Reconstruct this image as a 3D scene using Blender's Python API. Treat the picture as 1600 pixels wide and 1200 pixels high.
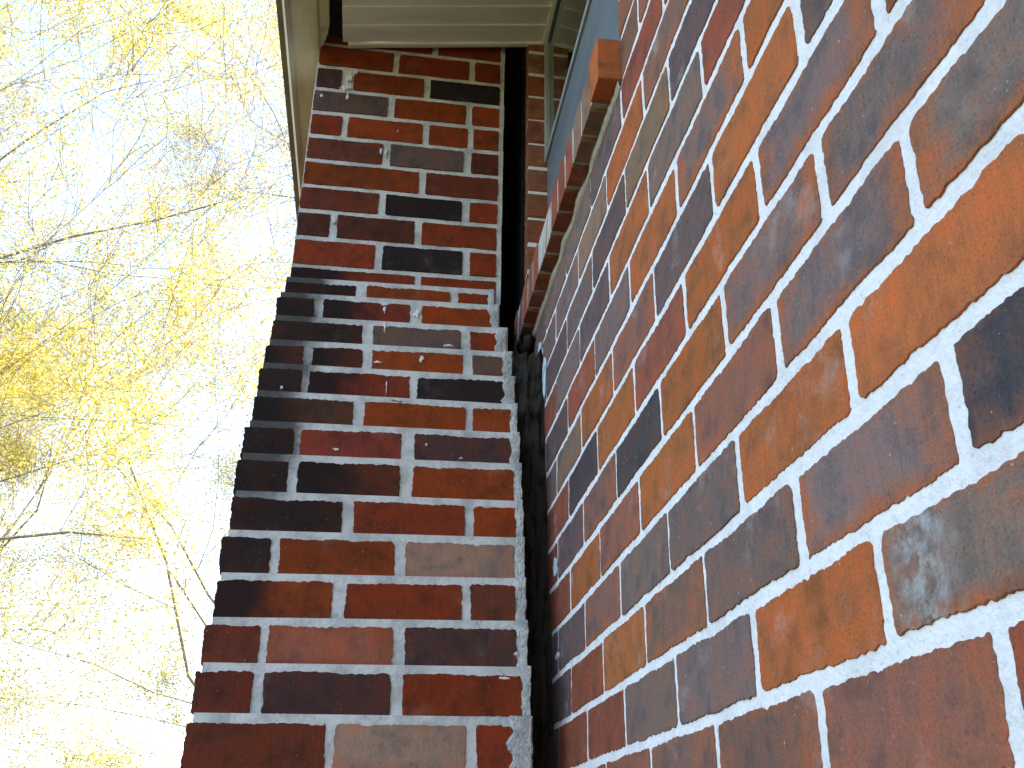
import bpy, bmesh, math, random
from mathutils import Vector, Matrix, noise
import numpy as np

random.seed(7)
sc = bpy.context.scene
col = sc.collection
for o in list(bpy.data.objects):
    bpy.data.objects.remove(o)

# ------------------------------------------------------------------ camera, sky, sun, exposure
ZO = 1.6                                   # camera measurements are relative to the lens; ground is at z = 0
CAM = Vector((-0.2710, -0.4004, -0.0289 + ZO))
cam_r = Vector((0.99003, -0.14036, 0.01175))
cam_u = Vector((-0.07065, -0.42265, 0.90354))
cam_f = Vector((0.12186, 0.89536, 0.42835))
FPX = 1543.2
cam = bpy.data.cameras.new('camera')
cam.sensor_width = 36
cam.lens = 36 * FPX / 1600
cam.clip_start = 0.02
cam.clip_end = 600
cam_ob = bpy.data.objects.new('camera', cam)
cam_ob.matrix_world = Matrix((
    (cam_r.x, cam_u.x, -cam_f.x, CAM.x),
    (cam_r.y, cam_u.y, -cam_f.y, CAM.y),
    (cam_r.z, cam_u.z, -cam_f.z, CAM.z),
    (0, 0, 0, 1)))
col.objects.link(cam_ob)
sc.camera = cam_ob

SUN_EL, SUN_AZ = math.radians(40), math.radians(86)     # azimuth from +Y towards +X: behind the house
w = bpy.data.worlds.new('World')
sc.world = w
w.use_nodes = True
nt = w.node_tree
nt.nodes.clear()
sky = nt.nodes.new('ShaderNodeTexSky')
sky.sky_type = 'NISHITA'
sky.sun_disc = False
sky.sun_elevation = SUN_EL
sky.sun_rotation = SUN_AZ
sky.air_density = 1.0
sky.dust_density = 2.5
sky.ozone_density = 0.4
bg = nt.nodes.new('ShaderNodeBackground')
bg.inputs[1].default_value = 0.15
wo = nt.nodes.new('ShaderNodeOutputWorld')
nt.links.new(sky.outputs[0], bg.inputs[0])
nt.links.new(bg.outputs[0], wo.inputs[0])

sun = bpy.data.lights.new('sun', 'SUN')
sun.energy = 4.0
sun.angle = math.radians(0.5)
sun.color = (1.0, 0.94, 0.84)
sun_ob = bpy.data.objects.new('sun', sun)
d = Vector((math.sin(SUN_AZ) * math.cos(SUN_EL), math.cos(SUN_AZ) * math.cos(SUN_EL), math.sin(SUN_EL)))
sun_ob.rotation_euler = d.to_track_quat('Z', 'Y').to_euler()
sun_ob.location = d * 40
col.objects.link(sun_ob)

sc.view_settings.view_transform = 'Standard'
sc.view_settings.look = 'None'
sc.view_settings.exposure = 2.6
sc.view_settings.gamma = 1.0
sc.view_settings.use_curve_mapping = False

# ------------------------------------------------------------------ helpers
def link(o, parent=None):
    col.objects.link(o)
    if parent is not None:
        o.parent = parent
    return o

def empty(name, label, cat, loc=(0, 0, 0), group=None):
    o = bpy.data.objects.new(name, None)
    o.empty_display_size = 0.1
    o.location = loc
    o['label'] = label
    o['category'] = cat
    if group:
        o['group'] = group
    return link(o)

def mesh_obj(name, me, mat, parent=None):
    if mat is not None and not me.materials:
        me.materials.append(mat)
    o = bpy.data.objects.new(name, me)
    return link(o, parent)

class MB:
    """collects shapes for ONE mesh"""
    def __init__(self):
        self.v, self.f = [], []
    def add(self, vs, fs):
        n = len(self.v)
        self.v += [tuple(p) for p in vs]
        self.f += [tuple(i + n for i in f) for f in fs]
    def box(self, x0, x1, y0, y1, z0, z1):
        self.add([(x0, y0, z0), (x1, y0, z0), (x1, y1, z0), (x0, y1, z0), (x0, y0, z1), (x1, y0, z1), (x1, y1, z1), (x0, y1, z1)],
                 [(0, 3, 2, 1), (4, 5, 6, 7), (0, 1, 5, 4), (1, 2, 6, 5), (2, 3, 7, 6), (3, 0, 4, 7)])
    def prism_y(self, prof, y0, y1):
        """profile [(x,z)] (counter-clockwise seen from -y) swept along y"""
        n = len(prof)
        vs = [(x, y0, z) for x, z in prof] + [(x, y1, z) for x, z in prof]
        fs = [tuple(range(n)), tuple(reversed(range(n, 2 * n)))]
        fs += [(i, i + n, (i + 1) % n + n, (i + 1) % n) for i in range(n)]
        self.add(vs, fs)
    def prism_x(self, prof, x0, x1, zs=0.0):
        """profile [(y,z)] swept along x, z rising by zs per metre"""
        n = len(prof)
        vs = [(x0, y, z + zs * x0) for y, z in prof] + [(x1, y, z + zs * x1) for y, z in prof]
        fs = [tuple(reversed(range(n))), tuple(range(n, 2 * n))]
        fs += [(i, (i + 1) % n, (i + 1) % n + n, i + n) for i in range(n)]
        self.add(vs, fs)
    def tube(self, pts, rad, sides=6, cap=True):
        n0 = len(self.v)
        rings = []
        up = Vector((0.31, 0.17, 0.93))
        for i, p in enumerate(pts):
            a = pts[max(i - 1, 0)]
            b = pts[min(i + 1, len(pts) - 1)]
            t = (b - a).normalized()
            u = t.cross(up)
            if u.length < 1e-3:
                u = t.cross(Vector((1, 0, 0)))
            u.normalize()
            v = t.cross(u)
            r = rad[i]
            rings.append([p + u * (r * math.cos(k * 2 * math.pi / sides)) + v * (r * math.sin(k * 2 * math.pi / sides)) for k in range(sides)])
        vs = [q for ring in rings for q in ring]
        fs = []
        for i in range(len(rings) - 1):
            for k in range(sides):
                a = i * sides + k
                b = i * sides + (k + 1) % sides
                fs.append((a, b, b + sides, a + sides))
        self.add(vs, fs)
    def mesh(self, name):
        me = bpy.data.meshes.new(name)
        me.from_pydata(self.v, [], self.f)
        me.update()
        return me
    def build(self, name, mat, parent=None, fix=False):
        me = self.mesh(name)
        if fix:
            bm = bmesh.new()
            bm.from_mesh(me)
            bmesh.ops.recalc_face_normals(bm, faces=bm.faces)
            bm.to_mesh(me)
            bm.free()
        return mesh_obj(name, me, mat, parent)

class N:
    """small node-graph writer"""
    def __init__(self, name):
        self.m = bpy.data.materials.new(name)
        self.m.use_nodes = True
        self.t = self.m.node_tree
        self.t.nodes.clear()
        self.out = self.new('ShaderNodeOutputMaterial')
        self.b = self.new('ShaderNodeBsdfPrincipled')
        self.t.links.new(self.b.outputs[0], self.out.inputs[0])
    def new(self, typ, **kw):
        n = self.t.nodes.new(typ)
        for k, v in kw.items():
            setattr(n, k, v)
        return n
    def set(self, sock, val):
        if isinstance(val, bpy.types.NodeSocket):
            self.t.links.new(val, sock)
        else:
            sock.default_value = val
    def math(self, op, a, b=None, c=None, clamp=False):
        n = self.new('ShaderNodeMath', operation=op)
        n.use_clamp = clamp
        self.set(n.inputs[0], a)
        if b is not None:
            self.set(n.inputs[1], b)
        if c is not None:
            self.set(n.inputs[2], c)
        return n.outputs[0]
    def vmath(self, op, a, b):
        n = self.new('ShaderNodeVectorMath', operation=op)
        self.set(n.inputs[0], a)
        self.set(n.inputs[1], b)
        return n.outputs[0]
    def noise(self, vec, scale, detail=3, rough=0.55, dist=0.0):
        n = self.new('ShaderNodeTexNoise')
        self.set(n.inputs['Vector'], vec)
        n.inputs['Scale'].default_value = scale
        n.inputs['Detail'].default_value = detail
        n.inputs['Roughness'].default_value = rough
        n.inputs['Distortion'].default_value = dist
        return n.outputs[0]
    def ramp(self, val, lo, hi, a=0.0, b=1.0):
        n = self.new('ShaderNodeMapRange', interpolation_type='SMOOTHSTEP')
        self.set(n.inputs[0], val)
        n.inputs[1].default_value = lo
        n.inputs[2].default_value = hi
        n.inputs[3].default_value = a
        n.inputs[4].default_value = b
        return n.outputs[0]
    def mix(self, fac, a, b, blend='MIX'):
        n = self.new('ShaderNodeMix', data_type='RGBA', blend_type=blend)
        self.set(n.inputs[0], fac)
        self.set(n.inputs[6], a)
        self.set(n.inputs[7], b)
        return n.outputs[2]
    def sep(self, vec):
        n = self.new('ShaderNodeSeparateXYZ')
        self.set(n.inputs[0], vec)
        return n.outputs
    def bump(self, h, strength, dist=0.002):
        n = self.new('ShaderNodeBump')
        n.inputs['Strength'].default_value = strength
        n.inputs['Distance'].default_value = dist
        self.set(n.inputs['Height'], h)
        self.t.links.new(n.outputs[0], self.b.inputs['Normal'])
    def base(self, c, rough=0.85, spec=0.25):
        self.set(self.b.inputs['Base Color'], c)
        self.set(self.b.inputs['Roughness'], rough)
        self.b.inputs['Specular IOR Level'].default_value = spec
        return self.m

def rgb(r, g, b):
    return (r, g, b, 1.0)

# ------------------------------------------------------------------ materials
def brick_material(name, soot, flash_c, lime, fleck, scuff=False):
    g = N(name)
    tc = g.new('ShaderNodeTexCoord')
    oi = g.new('ShaderNodeObjectInfo')
    off = g.vmath('SCALE', (3.1, 7.7, 5.3), (0, 0, 0))
    sc_n = off.node
    sc_n.operation = 'SCALE'
    sc_n.inputs[0].default_value = (31.0, 77.0, 53.0)
    g.set(sc_n.inputs['Scale'], oi.outputs['Random'])
    p = g.vmath('ADD', tc.outputs['Object'], sc_n.outputs[0])
    xyz = g.sep(tc.outputs['Object'])
    # kiln flashing: the colour of the fired edge creeping in over the face
    ax = g.math('DIVIDE', g.math('ABSOLUTE', g.math('ADD', xyz[0], 0.008)), 0.088)
    ay = g.math('DIVIDE', g.math('ABSOLUTE', g.math('SUBTRACT', xyz[1], 0.004)), 0.030)
    edge = g.math('MAXIMUM', ax, ay)
    nz = g.noise(p, 17, 5, 0.62)
    nzb = g.noise(p, 55, 4, 0.65)
    e2 = g.math('ADD', edge, g.math('ADD', g.math('MULTIPLY', g.math('SUBTRACT', nz, 0.5), 1.15), g.math('MULTIPLY', g.math('SUBTRACT', nzb, 0.5), 0.5)))
    flash = g.math('MULTIPLY', g.ramp(e2, 0.50, 1.05), oi.outputs['Alpha'], clamp=True)
    c = g.mix(flash, oi.outputs['Color'], flash_c)
    # broad mottling in value and hue
    m1 = g.noise(p, 34, 5, 0.6)
    c = g.mix(g.ramp(m1, 0.42, 0.72, 0, 0.75), c, g.mix(1.0, c, rgb(1.45, 1.0, 0.80), 'MULTIPLY'))
    c = g.mix(g.ramp(m1, 0.52, 0.28, 0, 0.85), c, g.mix(1.0, c, rgb(0.62, 0.66, 0.75), 'MULTIPLY'))
    # drag lines from the wire cut, running up the face
    mp = g.new('ShaderNodeMapping')
    g.set(mp.inputs[0], p)
    mp.inputs['Scale'].default_value = (330, 26, 60)
    drag = g.noise(mp.outputs[0], 1.0, 3, 0.6)
    c = g.mix(g.ramp(drag, 0.35, 0.7, 0.0, 0.26), c, g.mix(1.0, c, rgb(0.60, 0.60, 0.64), 'MULTIPLY'))
    # grit: dark pores and pale flecks
    gr = g.noise(p, 420, 2, 0.5)
    grain = g.noise(p, 620, 3, 0.7)
    c = g.mix(g.ramp(grain, 0.56, 0.34, 0, 0.42), c, g.mix(1.0, c, rgb(0.45, 0.45, 0.48), 'MULTIPLY'))
    c = g.mix(g.ramp(gr, 0.38, 0.26, 0, 0.65), c, g.mix(1.0, c, rgb(0.4, 0.4, 0.42), 'MULTIPLY'))
    gr2 = g.noise(p, 260, 2, 0.5)
    c = g.mix(g.ramp(gr2, 0.70, 0.80, 0, fleck), c, rgb(0.55, 0.48, 0.42))
    chip = g.noise(p, 95, 3, 0.6)
    c = g.mix(g.ramp(chip, 0.70, 0.76, 0, 0.5), c, g.mix(1.0, c, rgb(1.7, 1.45, 1.3), 'MULTIPLY'))
    # lime bloom: a thin pale film in patches
    lm = g.noise(p, 11, 6, 0.7)
    c = g.mix(g.ramp(lm, 0.56, 0.80, 0, lime), c, rgb(0.50, 0.45, 0.42))
    if scuff:
        # a pale scrape of lime left across the face
        sx = g.math('ADD', xyz[0], g.math('MULTIPLY', g.math('SUBTRACT', nz, 0.5), 0.05))
        band = g.math('MULTIPLY', g.ramp(sx, -0.092, -0.055), g.ramp(sx, -0.010, -0.050))
        gr3 = g.noise(p, 75, 7, 0.75)
        c = g.mix(g.math('MULTIPLY', band, g.ramp(gr3, 0.36, 0.66, 0.0, 0.9)), c, rgb(0.42, 0.41, 0.39))
    if soot:
        # soot washed down from the outer corner of the chimney
        sx = g.math('ADD', xyz[0], g.math('MULTIPLY', g.math('SUBTRACT', nz, 0.5), 0.12))
        s = g.ramp(sx, 0.05, -0.05, 0.0, 0.93)
        c = g.mix(s, c, rgb(0.014, 0.012, 0.012))
    else:
        st = g.noise(g.new('ShaderNodeNewGeometry').outputs['Position'], 5.0, 5, 0.65)
        c = g.mix(g.ramp(st, 0.56, 0.75, 0, 0.28), c, g.mix(1.0, c, rgb(0.4, 0.38, 0.38), 'MULTIPLY'))
    h = g.math('ADD', g.math('MULTIPLY', drag, 0.6), g.math('ADD', g.math('MULTIPLY', nzb, 0.8), g.math('MULTIPLY', gr, 0.5)))
    g.bump(h, 0.55, 0.0016)
    return g.base(c, g.ramp(m1, 0.3, 0.7, 0.80, 0.96), 0.10)

M_BRICK = brick_material('fired_brick', False, rgb(0.345, 0.124, 0.056), 0.48, 0.65)
M_SCUFF = brick_material('scuffed_brick', False, rgb(0.345, 0.124, 0.056), 0.48, 0.65, True)
M_CHIM = brick_material('dark_red_brick', False, rgb(0.22, 0.050, 0.014), 0.12, 0.30)
M_SOOT = brick_material('sooty_brick', True, rgb(0.20, 0.045, 0.014), 0.08, 0.2)

def mortar_material(name, pale, dark, stain, soot=False, relief=0.004):
    g = N(name)
    tc = g.new('ShaderNodeTexCoord')
    p = tc.outputs['Object']
    a = g.noise(p, 26, 6, 0.65)
    b = g.noise(p, 160, 4, 0.6)
    c = g.mix(g.ramp(a, 0.40, 0.68), pale, dark)
    s = g.noise(p, 7, 6, 0.7)
    c = g.mix(g.ramp(s, 0.55, 0.78, 0, stain), c, rgb(0.17, 0.16, 0.15))
    dk = g.noise(p, 330, 3, 0.6)
    c = g.mix(g.ramp(dk, 0.33, 0.24, 0, 0.7), c, rgb(0.22, 0.16, 0.13))
    c = g.mix(g.ramp(b, 0.42, 0.25, 0, 0.6), c, g.mix(1.0, c, rgb(0.55, 0.55, 0.55), 'MULTIPLY'))
    if soot:
        # soot washed over the stepped shoulder from its outer corner, fading into ragged streaks
        q = g.sep(g.new('ShaderNodeNewGeometry').outputs['Position'])
        edge = g.math('ADD', q[0], g.math('MULTIPLY', g.math('SUBTRACT', s, 0.5), 0.16))
        up = g.math('MULTIPLY', g.ramp(q[2], 1.97, 2.10), g.ramp(q[2], 2.72, 2.60))
        c = g.mix(g.math('MULTIPLY', g.ramp(edge, -0.385, -0.445, 0, 0.93), up), c, rgb(0.045, 0.040, 0.038))
    g.bump(g.math('ADD', a, g.math('MULTIPLY', b, 0.7)), 0.8, relief)
    return g.base(c, 0.92, 0.15)

M_MORTAR_W = mortar_material('whitewashed_mortar', rgb(0.80, 0.775, 0.76), rgb(0.68, 0.66, 0.645), 0.16)
M_MORTAR_C = mortar_material('grey_mortar', rgb(0.62, 0.61, 0.585), rgb(0.41, 0.41, 0.40), 0.55, True)
M_SMEAR = mortar_material('rough_pointing', rgb(0.62, 0.61, 0.585), rgb(0.38, 0.38, 0.37), 0.35, False, 0.016)
M_MORTAR_J = mortar_material('jamb_mortar', rgb(0.50, 0.48, 0.42), rgb(0.36, 0.34, 0.28), 0.4)

def plain(name, c1, c2, scale, rough=0.6, spec=0.4, stretch=(1, 1, 1), bump=0.15, lo=0.35, hi=0.7):
    g = N(name)
    tc = g.new('ShaderNodeTexCoord')
    mp = g.new('ShaderNodeMapping')
    g.set(mp.inputs[0], tc.outputs['Object'])
    mp.inputs['Scale'].default_value = stretch
    n = g.noise(mp.outputs[0], scale, 6, 0.62)
    c = g.mix(g.ramp(n, lo, hi), c1, c2)
    g.bump(n, bump, 0.002)
    return g.base(c, rough, spec)

M_SOFFIT = plain('beige_vinyl', rgb(0.87, 0.83, 0.74), rgb(0.78, 0.73, 0.63), 9, 0.5, 0.4, (1, 6, 1), 0.05)
M_FASCIA = plain('beige_painted_metal', rgb(0.68, 0.61, 0.49), rgb(0.50, 0.43, 0.31), 7, 0.5, 0.4, (2, 0.6, 2), 0.06)
M_TRIM = plain('flaking_paint', rgb(0.50, 0.45, 0.30), rgb(0.26, 0.19, 0.11), 32, 0.75, 0.2, (1, 0.6, 1), 0.5, 0.5, 0.68)
M_DARKWOOD = plain('dark_old_wood', rgb(0.045, 0.040, 0.036), rgb(0.012, 0.011, 0.011), 22, 0.85, 0.2, (3, 3, 0.4), 0.4)
M_FILLER = plain('weathered_joint_filler', rgb(0.030, 0.024, 0.019), rgb(0.005, 0.0045, 0.0045), 34, 0.95, 0.08, (2.0, 2.0, 0.75), 1.0, 0.46, 0.68)
M_GAP_SHADE = plain('gap_shade_black', rgb(0.012, 0.012, 0.013), rgb(0.006, 0.006, 0.006), 30, 0.95, 0.1)  # near-black colour standing in for the shade deep in the gap
M_CAULK = plain('blue_white_caulk', rgb(0.50, 0.60, 0.62), rgb(0.30, 0.38, 0.42), 40, 0.6, 0.3, (1, 1, 1), 0.6)
M_FRAME = plain('blue_grey_frame', rgb(0.150, 0.185, 0.215), rgb(0.115, 0.145, 0.175), 14, 0.42, 0.35, (1, 0.3, 1), 0.03)
M_STILE = plain('chalky_frame', rgb(0.34, 0.37, 0.38), rgb(0.28, 0.31, 0.32), 14, 0.5, 0.3, (1, 0.3, 1), 0.03)
M_ROOF = plain('roof_decking', rgb(0.20, 0.15, 0.10), rgb(0.12, 0.09, 0.06), 6, 0.9, 0.2)
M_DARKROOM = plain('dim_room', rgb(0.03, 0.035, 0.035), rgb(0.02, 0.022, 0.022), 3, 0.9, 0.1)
M_SPLASH = plain('lime_splash', rgb(0.74, 0.74, 0.72), rgb(0.6, 0.6, 0.58), 60, 0.9, 0.1)

g = N('window_glass')
g.b.inputs['Transmission Weight'].default_value = 1.0
g.b.inputs['IOR'].default_value = 1.36
M_GLASS = g.base(rgb(0.62, 0.80, 0.72), 0.03, 0.5)

# ------------------------------------------------------------------ ragged brick shapes
def ragged_outline(L, H, rng, step=0.0055, amp=0.0009, corner=None):
    """closed outline of a brick face seen from outside; worn arrises, rounded corners, mortar creeping over the edge"""
    cr = [corner or rng.choice((0.0016, 0.0022, 0.003, 0.0045, 0.006)) for _ in range(4)]
    pts = []
    hx, hy = L / 2, H / 2
    cs = [(hx, -hy), (hx, hy), (-hx, hy), (-hx, -hy)]
    sg = [(1, -1), (1, 1), (-1, 1), (-1, -1)]
    for q in range(4):
        a, b = cs[q - 1], cs[q]
        ra, rb = cr[q - 1], cr[q]
        dx, dy = b[0] - a[0], b[1] - a[1]
        D = math.hypot(dx, dy)
        ux, uy = dx / D, dy / D
        n = max(2, int((D - ra - rb) / step))
        for k in range(n):
            t = ra + (D - ra - rb) * k / n
            pts.append((a[0] + ux * t, a[1] + uy * t, ux, uy))
        ex, ey = b[0] - ux * rb, b[1] - uy * rb
        # quarter round at corner b
        nx, ny = -uy, ux           # next edge direction (outline runs counter-clockwise)
        for k in range(3):
            th = (k + 0.5) / 3 * math.pi / 2
            px = ex + ux * rb * math.sin(th) + nx * rb * (1 - math.cos(th))
            py = ey + uy * rb * math.sin(th) + ny * rb * (1 - math.cos(th))
            pts.append((px, py, ux, uy))
    s0 = rng.uniform(0, 1000)
    out = []
    for i, (x, y, ux, uy) in enumerate(pts):
        lo = noise.noise((x * 20 + s0, y * 20, s0)) * amp * 1.9
        hi = noise.noise((x * 150 + s0, y * 150, s0 + 9))
        hi = -max(hi, -0.15) * amp * 1.9
        jit = rng.uniform(-1, 0.6) * amp * 0.55
        dv = lo + hi + jit
        out.append((x + uy * dv, y - ux * dv))
    return out

def brick_mesh(name, L, H, D, rng, mat, step=0.0055, amp=0.0009, proud=0.0):
    o = ragged_outline(L, H, rng, step, amp)
    n = len(o)
    vs, fs = [], []
    k1 = 0.0007
    for (x, y) in o:                          # front outline, pulled in a touch: a worn arris
        r = math.hypot(x, y)
        vs.append((x - k1 * x / r, y - k1 * y / r, proud + noise.noise((x * 60, y * 60, L * 99)) * 0.00035))
    for (x, y) in o:
        vs.append((x, y, proud - 0.0006))
    for (x, y) in o:
        vs.append((x, y, proud - D))
    fs.append(tuple(range(n)))
    for i in range(n):
        j = (i + 1) % n
        fs.append((i + n, j + n, j, i))
        fs.append((i + 2 * n, j + 2 * n, j + n, i + n))
    me = bpy.data.meshes.new(name)
    me.from_pydata(vs, [], fs)
    me.materials.append(mat)
    me.update()
    return me

# colours of the fired clay (alpha: how far the orange flash covers it)
PAL = {
    'O': (0.365, 0.126, 0.043, 0.25), 'o': (0.440, 0.137, 0.045, 0.2), 'R': (0.255, 0.084, 0.050, 0.15), 'B': (0.215, 0.098, 0.062, 0.30),
    'P': (0.190, 0.132, 0.114, 0.06), 'F': (0.205, 0.143, 0.122, 0.9), 'f': (0.200, 0.114, 0.084, 0.5), 'D': (0.076, 0.066, 0.067, 0.06), 'N': (0.078, 0.068, 0.070, 0.45),
    'd': (0.132, 0.094, 0.090, 0.05), 'G': (0.38, 0.27, 0.22, 0.1), 'M': (0.250, 0.112, 0.074, 0.4), 'T': (0.235, 0.160, 0.105, 0.2),
}

def tint(key, rng, pal=PAL):
    c = pal[key]
    s = rng.uniform(0.9, 1.1)
    return (c[0] * s * rng.uniform(0.96, 1.04), c[1] * s, c[2] * s * rng.uniform(0.93, 1.07), c[3])

# ------------------------------------------------------------------ the house wall (outer face x = 0)
C, MOD = 0.0677, 0.1902                       # course height, brick plus joint
Y_JN, Y_JF = 0.562, 1.366                     # window opening from near jamb to far jamb
K_SILL = 13                                   # the opening starts on this bed joint
K_LO, K_HI = -23, 27
Y_LO, Y_HI = -2.6, 3.4
wall = empty('brick_wall', 'red and purple brick house wall with whitewashed mortar joints and a window', 'wall', (0, 0, 0))

def wz(k):
    return ZO + k * C

def project(p):
    v = Vector(p) - CAM
    z = v.dot(cam_f)
    if z < 0.05:
        return None
    return (800 + FPX * v.dot(cam_r) / z, 600 - FPX * v.dot(cam_u) / z, z)

KNOWN = {  # clay colour by (course, head-joint index of the nearer end)
    0: {-1: 'R', 0: 'M', 1: 'f', 2: 'f', 3: 'M', 4: 'R', 5: 'R'},
    1: {-1: 'F', 0: 'o', 1: 'P', 2: 'P', 3: 'R', 4: 'R', 5: 'd'},
    2: {-1: 'N', 0: 'F', 1: 'P', 2: 'f', 3: 'O', 4: 'R', 5: 'd'},
    3: {-1: 'o', 0: 'o', 1: 'P', 2: 'P', 3: 'f', 4: 'd', 5: 'd'},
    4: {-1: 'F', 0: 'F', 1: 'M', 2: 'O', 3: 'M', 4: 'O', 5: 'R'},
    5: {-2: 'P', -1: 'F', 0: 'F', 1: 'O', 2: 'D', 3: 'f', 4: 'd', 5: 'R'},
    6: {-1: 'R', 0: 'F', 1: 'O', 2: 'R', 3: 'O', 4: 'D', 5: 'R'},
    7: {-1: 'd', 0: 'O', 1: 'd', 2: 'M', 3: 'O', 4: 'T', 5: 'P'},
    8: {0: 'O', 1: 'F', 2: 'O', 3: 'P', 4: 'R', 5: 'd', 6: 'P'},
    9: {0: 'R', 1: 'P', 2: 'O', 3: 'd', 4: 'P', 5: 'R', 6: 'P'},
    10: {1: 'd', 2: 'T', 3: 'd', 4: 'P', 5: 'd', 6: 'P'},
    11: {0: 'R', 1: 'f', 2: 'o', 3: 'T', 4: 'P', 5: 'P', 6: 'd'},
    12: {1: 'B', 2: 'R', 3: 'd', 4: 'P', 5: 'P', 6: 'd'},
}
rng = random.Random(11)
BH = 0.0553
STEP_NEAR = 0.0040
variants = [brick_mesh('brick', MOD - j, BH + dh, 0.085, rng, M_BRICK, 0.0036, 0.0010, 0.0009)
            for j, dh in ((.0085, .0040), (.0078, .0046), (.0100, .0034), (.0082, .0043), (.0095, .0040), (.0075, .0032), (.0108, .0044), (.0090, .0037),
                          (.0084, .0048), (.0096, .0042), (.0080, .0038), (.0102, .0040))]
near_variants = {}
ORIENT = Matrix(((0, 0, -1), (-1, 0, 0), (0, 1, 0)))       # face towards -x

cand = []
for k in range(K_LO, K_HI + 1):
    sh = 0.5 * MOD if k % 2 else 0.0
    i0 = int(math.floor((Y_LO - sh) / MOD))
    i1 = int(math.ceil((Y_HI - sh) / MOD))
    for i in range(i0, i1):
        ya, yb = i * MOD + sh, (i + 1) * MOD + sh
        pieces = [(ya, yb)]
        if k >= K_SILL:
            pieces = []
            if ya < Y_JN - 0.02:
                pieces.append((ya, min(yb, Y_JN + 0.0075)))
            if yb > Y_JF + 0.02:
                pieces.append((max(ya, Y_JF - 0.0075), yb))
        for (a, b) in pieces:
            if b - a < 0.03:
                continue
            mid = (0, (a + b) / 2, wz(k + 0.5))
            q = project(mid)
            area = 0
            if q:
                cs = [project((0, y, wz(kk))) for y in (a, b) for kk in (k, k + 1)]
                if all(cs):
                    (x1, y1, _), (x2, y2, _), (x3, y3, _), (x4, y4, _) = cs
                    area = abs((x4 - x1) * (y3 - y2) - (x3 - x2) * (y4 - y1)) / 2
                    if not (max(x1, x2, x3, x4) > 815 and min(x1, x2, x3, x4) < 1680 and max(y1, y2, y3, y4) > -90 and min(y1, y2, y3, y4) < 1290):
                        area = 0
                    if (a + b) / 2 > 1.45 and k < K_SILL:
                        area = 0
            cand.append((area, k, i, a, b))
cand.sort(key=lambda t: -t[0])
rest = MB()
n_single = 0
far_keys = ['P', 'd', 'f', 'P', 'P', 'R', 'f', 'M', 'B', 'd', 'T', 'P']
for area, k, i, a, b in cand:
    L = b - a
    if n_single < 288 and area > 0:
        n_single += 1
        full = L > MOD - 0.02
        key = KNOWN.get(k, {}).get(i) or rng.choice(['R', 'O', 'M', 'R', 'B', 'f', 'O'] if (a < 0.9 or k < 3) else far_keys)
        if k >= K_SILL and a > 1.2:
            key = rng.choice(['R', 'B', 'R', 'M'])
        if area > 2500 or not full:
            nr = min(1.0, max(0.0, ((a + b) / 2 - 0.02) / 0.40))           # 0 near the lens, 1 farther on
            je = (rng.uniform(0.0125, 0.0170) * (1 - nr) + rng.uniform(0.0080, 0.0105) * nr) if full else 0.010
            me = brick_mesh('brick', L - je, BH + (0.0062 if (k >= K_SILL and a > 1.2) else 0.0036 * nr) + rng.uniform(-.001, .0006), 0.085, rng, M_SCUFF if (k, i) == (1, -1) else M_BRICK, 0.0021 if area > 9000 else 0.0032, 0.00115, 0.0009)
        else:
            me = rng.choice(variants)
        o = mesh_obj('brick', me, None, wall)
        o.matrix_local = Matrix.Translation((rng.uniform(-.0008, .0), (a + b) / 2 + rng.uniform(-.0012, .0012), wz(k + 0.5) + rng.uniform(-.0006, .0006))) @ ORIENT.to_4x4() @ Matrix.Rotation(rng.uniform(-.006, .006), 4, 'Z')
        o.color = tint(key, rng)
    else:
        rest.box(-0.0009, 0.083, a + 0.0065, b - 0.0065, wz(k) + 0.006, wz(k + 1) - 0.006)
o = rest.build('brick_field', M_BRICK, wall)
o['kind'] = 'stuff'
o.color = (0.26, 0.10, 0.065, 0.5)

mb = MB()                                        # mortar body, butted round the opening
zb, zt, zs_ = wz(K_LO), wz(K_HI + 1), wz(K_SILL)
mb.box(0.0, 0.09, Y_LO, Y_HI, zb, zs_)
mb.box(0.0, 0.09, Y_LO, Y_JN, zs_, zt)
mb.box(0.0, 0.09, Y_JF, Y_HI, zs_, zt)
mb.build('mortar', M_MORTAR_W, wall)

# window: frame, stile, glass in the recess
win = bpy.data.objects.new('window', None)
win.empty_display_size = 0.1
win.location = (0.05, (Y_JN + Y_JF) / 2, wz(K_SILL) + 0.4)
link(win, wall)
Z_SILL_T = wz(K_SILL) + 0.074
Z_RAIL = 1.378 + ZO
Z_HEAD = 1.735 + ZO
def wpart(name, boxes, mat, bev=0.0):
    m = MB()
    for bx in boxes:
        m.box(bx[0] - win.location.x, bx[1] - win.location.x, bx[2] - win.location.y, bx[3] - win.location.y, bx[4] - win.location.z, bx[5] - win.location.z)
    o = m.build(name, mat, win)
    if bev:
        md = o.modifiers.new('bevel', 'BEVEL')
        md.width = bev
        md.segments = 2
    return o
wpart('bottom_rail', [(0.040, 0.085, Y_JN + .012, Y_JF - .012, Z_SILL_T + .10, Z_RAIL)], M_FRAME, 0.004)
wpart('frame_sill', [(0.030, 0.085, Y_JN + .002, Y_JF - .002, Z_SILL_T - .03, Z_SILL_T + .097)], M_FRAME, 0.004)
wpart('rail_lip', [(0.034, 0.0398, Y_JN + .012, Y_JF - .012, Z_RAIL - .016, Z_RAIL - .004)], M_STILE, 0.002)
wpart('stile', [(0.0360, 0.085, Y_JF - .011, Y_JF - .001, Z_RAIL + .0005, Z_HEAD)], M_STILE, 0.003)
wpart('stile', [(0.036, 0.085, Y_JN + .001, Y_JN + .030, Z_RAIL + .0005, Z_HEAD)], M_FRAME, 0.003)
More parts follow.
